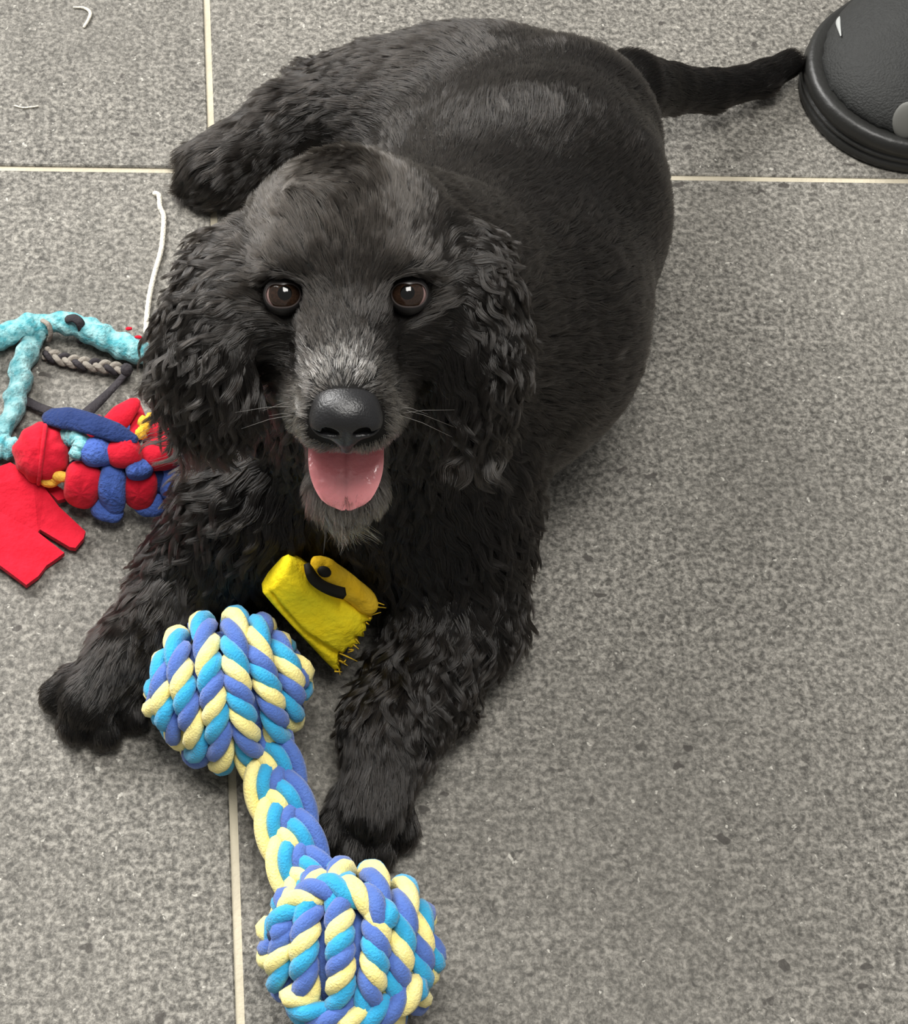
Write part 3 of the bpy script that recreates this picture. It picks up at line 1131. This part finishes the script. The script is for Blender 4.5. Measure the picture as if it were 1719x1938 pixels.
def strip_on(name, px, width, z0, lift, material, parent, n=16):
    """flat printed bar that follows pixel points just above the cushion face"""
    pts = catmull([np.append(p, 0) for p in px], n)
    C_, Wd = [], []
    for x, y, _ in pts:
        d = fw + RIGHT * ((x - PPX) / FPX) - UP * ((y - PPY) / FPX)
        t = ((yA + fnorm * z0 - CAM) @ fnorm) / (d @ fnorm)
        C_.append(CAM + d * t)
    C_ = np.array(C_)
    t, _, _ = frames(C_)
    side = np.cross(t, fnorm)
    k = np.interp(np.linspace(0, 1, n), [0, .12, .85, 1], [.75, 1, 1, .9])
    v = np.vstack([C_ + side * (width * k)[:, None] + fnorm * lift, C_ - side * (width * k)[:, None] + fnorm * lift,
                   C_ + side * (width * k)[:, None] - fnorm * .5, C_ - side * (width * k)[:, None] - fnorm * .5])
    f = []
    for i in range(n - 1):
        f += [(i, i + 1, n + i + 1, n + i), (i, 2 * n + i, 2 * n + i + 1, i + 1), (n + i, n + i + 1, 3 * n + i + 1, 3 * n + i)]
    f += [(0, n, 3 * n, 2 * n), (n - 1, 3 * n - 1, 4 * n - 1, 2 * n - 1)]
    return mesh_obj(name, v, f, material, parent)


strip_on('smile_print', [(582, 1080), (596, 1100), (622, 1116), (652, 1126)], .19, .78, .16, M_PRINT, yw)
v, f = blob(on_face(614, 1082, .55), np.stack([nrm(yD - yA), nrm(np.cross(fnorm, yD - yA)), fnorm]), (.40, .30, .22), 14, 8)
mesh_obj('eye_print', v, f, M_PRINT, yw)

# ------------------------------------------------------------------ red and blue fleece knot toy
M_RED = mat('red_fleece', (0.46, 0.008, 0.022), 0.95, 0.1, bump=(420, .35), noise=(120, .3, (0.60, 0.016, 0.036)), sheen=.08)
M_FBL = mat('blue_fleece', (0.050, 0.10, 0.36), 0.95, 0.1, bump=(500, .8), noise=(120, .3, (0.075, 0.14, 0.44)), sheen=.08)
M_NAVY = mat('navy_fleece', (0.014, 0.028, 0.10), 0.95, 0.1, bump=(500, .8), noise=(120, .3, (0.024, 0.045, 0.15)), sheen=.08)
M_TIE = mat('yellow_fleece_tie', (0.78, 0.42, 0.03), 0.95, 0.1, bump=(500, .6), noise=(90, .3, (0.85, 0.55, 0.10)))
M_AQUA = mat('aqua_fleece', (0.07, 0.32, 0.37), 0.95, 0.1, bump=(330, 1.0), noise=(190, .14, (0.30, 0.58, 0.60)), sheen=.15)
M_AQUA2 = mat('dull_aqua_fleece', (0.06, 0.22, 0.25), 0.95, 0.1, bump=(330, 1.0), noise=(150, .16, (0.28, 0.48, 0.49)), sheen=.15)

fx = nrm(P(320, 905, 2) - P(130, 885, 2))
fleece = thing('fleece_knot_toy', 'red and blue knotted fleece dog toy with red tails under the puppy ear', 'dog toy', P(200, 890, 0))
fcen0, fcen1 = P(150, 892, 2.3), P(318, 905, 2.3)
v, f = tube(np.array([fcen0, (fcen0 + fcen1) / 2, fcen1]), [.95, 1.0, .9], 14)
mesh_obj('knot_core', v, f, M_NAVY, fleece)


def pad(px, py, z, rx, ry, rz, m, roll=0.0, name='fleece_pad', power=.8, parent=None):
    c = P(px, py, z)
    n = nrm(c - (fcen0 + (fcen1 - fcen0) * np.clip(((c - fcen0) @ fx) / np.linalg.norm(fcen1 - fcen0), 0, 1)) + np.array([0, 0, .4]))
    a = nrm(fx - n * (fx @ n))
    b = np.cross(n, a)
    a2 = a * math.cos(roll) + b * math.sin(roll)
    b2_ = np.cross(n, a2)
    v, f = blob(c, np.stack([a2, b2_, n]), (rx, ry, rz), 30, 20, power)
    v += .06 * np.sin(v[:, [1, 2, 0]] * 4.0)
    an = np.arctan2((v - c) @ b2_, (v - c) @ a2)
    v += n * (.032 * np.sin(an * 7 + px) * np.clip(np.abs((v - c) @ n) / rz, 0, 1))[:, None]
    return mesh_obj(name, v, f, m, parent or fleece)


pad(158, 917, 2.3, 1.08, 1.30, .9, M_RED)
pad(214, 925, 2.4, .78, 1.45, .8, M_FBL, .15)
pad(266, 922, 2.3, .95, 1.25, .8, M_RED, .1)
pad(186, 855, 4.0, .95, .85, .8, M_FBL, .2)
pad(236, 858, 4.2, .98, .78, .8, M_RED, .15)
pad(305, 858, 3.9, 1.15, .95, .9, M_RED, .5)
pad(262, 888, 3.7, .75, .6, .7, M_FBL, .3)
pad(326, 905, 2.5, .75, 1.3, .8, M_FBL, .2)
pad(285, 952, 1.3, .9, .7, .7, M_FBL, .1)
pad(205, 960, 1.2, .9, .6, .8, M_FBL, 0)
pad(335, 868, 3.0, .7, .6, .8, M_FBL, 0)
pad(170, 815, 2.0, 1.0, .8, .9, M_RED, 0)
pad(240, 812, 2.0, 1.0, .8, .9, M_FBL, 0)
pad(300, 822, 2.0, 1.0, .8, .9, M_RED, 0)
# round red end knot with its string
kc = P(80, 858, 2.6)
v, f = blob(kc, np.eye(3), (1.55, 1.65, 1.6), 36, 24, .95)
v += .07 * np.sin(v[:, [1, 2, 0]] * 3.5)
an = np.arctan2((v - kc) @ UP, (v - kc) @ RIGHT)
v += nrm_rows(v - kc) * (.07 * np.sin(an * 9))[:, None]
ek = mesh_obj('end_knot', v, f, M_RED, fleece)
ring = []
for a in np.linspace(-2.2, 2.2, 26):
    ring.append(kc + 1.66 * (math.cos(a) * nrm(CAM - kc) + math.sin(a) * nrm(UP + .12 * RIGHT)))
v, f = tube(np.array(ring), .13, 6)
mesh_obj('string', v, f, M_RED, ek)
for x, y, z, r in ((115, 902, 2.6, .36), (93, 912, 2.0, .38), (103, 908, 2.2, .3)):
    v, f = blob(P(x, y, z), np.stack([fx, np.cross([0, 0, 1], fx), [0, 0, 1]]), (r * 1.4, r * .8, r), 12, 8)
    mesh_obj('tie', v, f, M_TIE, fleece)
v, f = tube(catmull([P(262, 826, 4.8), P(273, 815, 4.9), P(272, 800, 4.9), P(285, 792, 4.8)], 16), np.array([.22, .3, .28, .34] * 4), 8)
v += .06 * np.sin(v[:, [1, 2, 0]] * 9)
mesh_obj('tie', v, f, M_TIE, fleece)


def sheet(name, px, z, th, m, parent, wav=.18):
    """cut fleece strip: outline given in pixels at height z (scalar or per point), with thickness"""
    zz = np.broadcast_to(np.asarray(z, float), (len(px),))
    top = np.array([P(x, y, h) for (x, y), h in zip(px, zz)])
    import bmesh
    bm = bmesh.new()
    lo = [bm.verts.new(p - np.array([0, 0, th])) for p in top]
    fc = bm.faces.new(lo)
    bm.normal_update()
    if fc.normal.z > 0:
        fc.normal_flip()
    r = bmesh.ops.extrude_face_region(bm, geom=[fc])
    nv = [g for g in r['geom'] if isinstance(g, bmesh.types.BMVert)]
    for q in nv:
        q.co.z += th
    bmesh.ops.triangulate(bm, faces=bm.faces[:])
    bmesh.ops.subdivide_edges(bm, edges=bm.edges[:], cuts=2, use_grid_fill=True)
    for q in bm.verts:
        q.co.z += wav * math.sin(q.co.x * 1.3 + q.co.y * .9) * .5 + wav * .5
    bmesh.ops.recalc_face_normals(bm, faces=bm.faces[:])
    v = [tuple(q.co) for q in bm.verts]
    bm.verts.index_update()
    f = [[q.index for q in x.verts] for x in bm.faces]
    bm.free()
    return mesh_obj(name, v, f, m, parent, smooth=False)


sheet('red_tail', [(-70, 930), (-20, 890), (20, 878), (62, 903), (84, 925), (112, 962), (162, 1008), (158, 1022), (143, 1040),
                   (132, 1038), (76, 1003), (72, 1008), (122, 1048), (88, 1070), (72, 1092), (50, 1110), (3, 1075), (-60, 1030)],
      [1.2, 1.4, 1.6, 1.7, 1.3, .9, .6, .6, .6, .6, .7, .7, .5, .5, .5, .5, .6, .8], .34, M_RED, fleece)
sheet('red_tail', [(84, 925), (100, 915), (122, 930), (124, 945), (110, 950)], [1.0, 1.1, 1.1, .9, .8], .34, M_RED, fleece)
# navy strip lying across the top
ns = catmull([P(92, 788, 4.0), P(140, 794, 4.6), P(190, 808, 5.0), P(255, 832, 4.9)], 30)
v, f = tube(ns, np.interp(np.linspace(0, 1, 30), [0, .2, .8, 1], [.55, .75, .62, .3]), 12, flat=.45)
mesh_obj('navy_strip', v, f, M_NAVY, fleece)
v, f = tube(catmull([P(208, 812, 3.6), P(232, 785, 4.2), P(256, 762, 4.4)], 16), np.interp(np.linspace(0, 1, 16), [0, .5, 1], [.75, .72, .40]), 12, flat=.55)
mesh_obj('red_strip', v, f, M_RED, fleece)
v, f = tube(catmull([P(250, 768, 3.4), P(262, 800, 3.8), P(262, 822, 3.9)], 12), [.5] * 12, 10, flat=.5)
mesh_obj('red_strip', v, f, M_RED, fleece)

# ------------------------------------------------------------------ aqua fleece tug
tug = thing('fleece_tug_rope', 'frayed aqua fleece tug rope looped on the tiles at the left edge', 'dog toy', P(90, 680, 0))


def fleece_rope(px, rad, m, seed, lump=.07):
    c = catmull([P(x, y, z) for x, y, z in px], 70)
    s = np.linspace(0, 1, 70)
    r = np.interp(s, np.linspace(0, 1, len(rad)), rad)
    r = r * (1 + lump * np.sin(s * 37 + seed) + lump * .6 * np.sin(s * 71 + seed * 2))
    v, f = tube(c, r, 14)
    v += .10 * np.sin(v[:, [1, 2, 0]] * 3.1 + seed) + .06 * np.sin(v[:, [2, 0, 1]] * 6.3)
    v[:, 2] = np.maximum(v[:, 2], .05)
    return v, f


v, f = fleece_rope([(-60, 690, .9), (-25, 650, .9), (30, 625, 1.0), (90, 613, 1.1), (140, 614, 1.1), (190, 636, 1.0), (240, 658, .95), (300, 680, .9)],
                   [.6, .72, .78, .72, .70, .85, .80, .6], M_AQUA, .3)
lp = mesh_obj('loop', v, f, M_AQUA, tug)
v, f = fleece_rope([(75, 632, .8), (48, 672, .8), (38, 720, .75), (28, 770, .7), (5, 815, .7), (-50, 850, .7)], [.55, .68, .66, .62, .6, .5], M_AQUA2, 1.4)
mesh_obj('strand', v, f, M_AQUA2, tug)
v, f = fleece_rope([(-60, 838, 1.0), (-15, 842, 1.0), (22, 848, 1.0)], [.75, .72, .6], M_AQUA, 2.2)
mesh_obj('strand', v, f, M_AQUA, tug)
v, f = fleece_rope([(125, 822, 3.4), (150, 838, 4.0), (148, 862, 3.9)], [.5, .6, .45], M_AQUA, 2.9, .05)
mesh_obj('aqua_pad', v, f, M_AQUA, fleece)
M_DARK = mat('charcoal_fabric', (0.030, 0.027, 0.030), 0.9, 0.15, bump=(400, .7), noise=(80, .3, (0.055, 0.050, 0.055)))
M_GREYC = mat('grey_beige_cord', (0.20, 0.18, 0.155), 0.9, 0.15, bump=(400, .7), noise=(60, .3, (0.33, 0.30, 0.26)))
# dark binding around the loop
kk = P(138, 612, 1.2)
cc = np.array([P(128, 604, 1.9), P(140, 602, 2.0), P(152, 612, 1.9), P(156, 630, 1.2), P(154, 646, .5)])
v, f = tube(catmull(cc, 20), .28, 8, flat=.5)
mesh_obj('binding', v, f, M_DARK, tug)
v, f = tube(catmull(np.array([P(80, 606, 1.9), P(92, 615, 2.0), P(96, 632, 1.5), P(92, 645, .8)]), 16), .16, 8, flat=.6)
mesh_obj('binding', v, f, M_GREYC, tug)
# red flecks of lining that show at the right of the loop
for x, y in ((262, 638), (270, 645), (244, 622)):
    v, f = blob(P(x, y, 1.75), np.eye(3), (.22, .12, .08), 10, 6, wobble=.1)
    mesh_obj('red_fleck', v, f, M_RED, tug)

strap = thing('cord_strap', 'thin charcoal strap lying in a vee inside the aqua loop', 'strap', P(170, 760, 0))
v, f = tube(catmull([P(238, 706, .8), P(218, 730, .5), P(190, 758, .5), P(162, 784, .6)], 24), np.interp(np.linspace(0, 1, 24), [0, .4, 1], [.2, .24, .36]), 8, flat=.5)
mesh_obj('strap_leg', v, f, M_DARK, strap)
v, f = tube(catmull([P(48, 758, .5), P(72, 770, .5), P(100, 780, .6), P(140, 792, .8)], 24), .30, 8, flat=.45)
mesh_obj('strap_leg', v, f, M_DARK, strap)
v, f = blob(P(240, 700, .9), np.eye(3), (.35, .4, .35), 12, 8, wobble=.06)
mesh_obj('strap_knot', v, f, M_DARK, strap)

gcord = thing('frayed_cord', 'grey beige frayed braided cord lying inside the aqua loop', 'cord', P(170, 690, 0))
gp = catmull([P(85, 668, .45), P(120, 680, .5), P(160, 688, .6), P(200, 694, .65), P(232, 700, .6)], 60)
gs = np.linspace(0, 1, 60)
t_, n_, b_ = frames(gp)
for q in range(3):
    a = gs * 16 + q * 2.094
    pth = gp + n_ * (np.sin(2 * a) * .14)[:, None] + b_ * (np.sin(a) * .26)[:, None]
    pth[:, 2] = np.maximum(pth[:, 2], .2)
    v, f = tube(pth, .18, 7)
    mesh_obj('cord_strand', v, f, M_GREYC if q else M_DARK, gcord)

# ------------------------------------------------------------------ white string and threads
M_STRING = mat('off_white_cotton', (0.72, 0.68, 0.58), 0.9, 0.15, bump=(900, .7))
sc = catmull([P(292, 366, .25), P(301, 370, .3), P(303, 392, .2), P(310, 410, .2), P(308, 450, .2), P(304, 478, .2), P(292, 520, .2),
              P(284, 555, .2), P(279, 590, .2), P(276, 630, .2)], 90)
v, f = tube(sc, .17 + .012 * np.sin(np.arange(90) * 1.9), 8)
so = mesh_obj('cotton_string', v, f, M_STRING)
tag(so, 'off-white cotton string lying on the tile above the aqua toy', 'string')
v, f = tube(catmull([P(139, 14, .12), P(158, 15, .12), P(171, 24, .12), P(167, 38, .12), P(159, 51, .12)], 24), np.interp(np.linspace(0, 1, 24), [0, .5, 1], [.06, .13, .10]), 7)
so = mesh_obj('thread', v, f, M_STRING)
tag(so, 'short hooked white thread on the floor tile in the upper left', 'thread')
v, f = tube(catmull([P(28, 200, .08), P(45, 204, .08), P(72, 201, .08)], 12), .06, 6)
so = mesh_obj('thread', v, f, M_STRING)
tag(so, 'tiny straight white thread on the tile above the left grout line', 'thread')

# ------------------------------------------------------------------ black shoe, upper right
M_SOLE = mat('black_rubber_sole', (0.014, 0.014, 0.013), 0.42, 0.45, bump=(200, .2))
M_UPPER = mat('black_knit_upper', (0.014, 0.0145, 0.014), 0.66, 0.35, bump=(700, .5), noise=(260, .3, (0.022, 0.023, 0.022)))
M_GREY = mat('dark_grey_rubber', (0.13, 0.13, 0.12), 0.6, 0.3)
M_PALE = mat('pale_grey_mark', (0.34, 0.35, 0.34), 0.6, 0.3)
sc0 = P(1712, 178, 0)                               # centre of the toe curve on the floor
toe_dir = nrm((P(1545, 330, 0) - sc0))
heel_dir = -toe_dir
wid = np.cross([0, 0, 1.0], heel_dir)
shoe = thing('black_shoe', 'black shoe with ridged rubber sole, toe reaching in beside the tail', 'shoe', sc0)
SW = 6.9                                             # half width


def shoe_outline(scale_w=0.0, n=72):
    out = []
    for k in range(n):
        a = 2 * np.pi * k / n
        ca, sa = math.cos(a), math.sin(a)
        if ca > 0:
            x, y = -7.6 * ca, SW * sa               # toe
        else:
            x, y = -ca * 19.0, SW * sa * (1 - .22 * min(1, -ca * 1.2))
            x = 19.0 * (abs(ca) ** .8)
        r = math.hypot(x, y)
        out.append((x, y, a))
    return out


ol = shoe_outline()
pts2 = np.array([(x, y) for x, y, _ in ol])
nr2 = np.roll(pts2, -1, 0) - np.roll(pts2, 1, 0)
nr2 = np.stack([nr2[:, 1], -nr2[:, 0]], 1)
nr2 /= np.linalg.norm(nr2, axis=1)[:, None]
if (nr2 * pts2).sum() < 0:
    nr2 = -nr2


def lay(profile):
    v, f = [], []
    m = len(pts2)
    for off, z in profile:
        for p, q in zip(pts2, nr2):
            x, y = p + q * off
            v.append(sc0 + heel_dir * x + wid * y + np.array([0, 0, z]))
    for i in range(len(profile) - 1):
        for j in range(m):
            k = (j + 1) % m
            f.append((i * m + j, i * m + k, (i + 1) * m + k, (i + 1) * m + j))
    f.append(tuple(range(m))[::-1])
    f.append(tuple((len(profile) - 1) * m + j for j in range(m)))
    return v, f


v, f = lay([(-.5, .02), (-.12, .05), (0, .25), (.02, .75), (-.22, .85), (-.22, .95), (.04, 1.02), (.06, 1.2), (-.22, 1.28), (-.22, 1.38), (.03, 1.46),
            (.03, 2.0), (-.10, 2.35), (-.35, 2.5), (-.75, 2.45)])
mesh_obj('sole', v, f, M_SOLE, shoe)
prof = []
US = Sdf()
fr3 = np.stack([heel_dir, wid, [0, 0, 1.0]])
US.ell(sc0 + np.array([0, 0, 2.1]), fr3, (6.9, 6.15, 3.6), k=2)
US.cone(sc0 + heel_dir * 3 + np.array([0, 0, 2.6]), sc0 + heel_dir * 15 + np.array([0, 0, 3.6]), 4.6, 4.4, k=4)
US.cone(sc0 + heel_dir * 9 + np.array([0, 0, 4.5]), sc0 + heel_dir * 15 + np.array([0, 0, 6.5]), 3.2, 3.4, k=3)
US.ell(sc0 + heel_dir * 13 + np.array([0, 0, 10.2]), fr3, (4.6, 2.7, 3.4), k=.8, cut=True)
v, f = US.mesh(.4, floor=2.1, smooth=2)
mesh_obj('upper', v, f, M_UPPER, shoe)
# grey oval badge and pale mark on the toe


def on_upper(px, py):
    d = nrm(fw + RIGHT * ((px - PPX) / FPX) - UP * ((py - PPY) / FPX))
    t = (P(px, py, 9.0) - CAM) @ d
    for _ in range(200):
        p = CAM + d * t
        if min(US.dist(0, p), US.dist(1, p)) < .02 or p[2] < 0.2:
            break
        t += .06
    return CAM + d * t


c = on_upper(1716, 228)
n = nrm(c - (sc0 + np.array([0, 0, 1.0])))
a = nrm(np.cross(n, RIGHT))
v, f = blob(c, np.stack([a, np.cross(n, a), n]), (1.25, .85, .25), 24, 10)
mesh_obj('oval_badge', v, f, M_GREY, shoe)
mk = [on_upper(x, y) for x, y in ((1607, 27), (1592, 31), (1587, 42), (1592, 68))]
v, f = tube(catmull(np.array(mk) + .30 * nrm(CAM - sc0), 14), np.interp(np.linspace(0, 1, 14), [0, .5, 1], [.07, .2, .05]), 7, flat=.5)
mesh_obj('pale_mark', v, f, M_PALE, shoe)
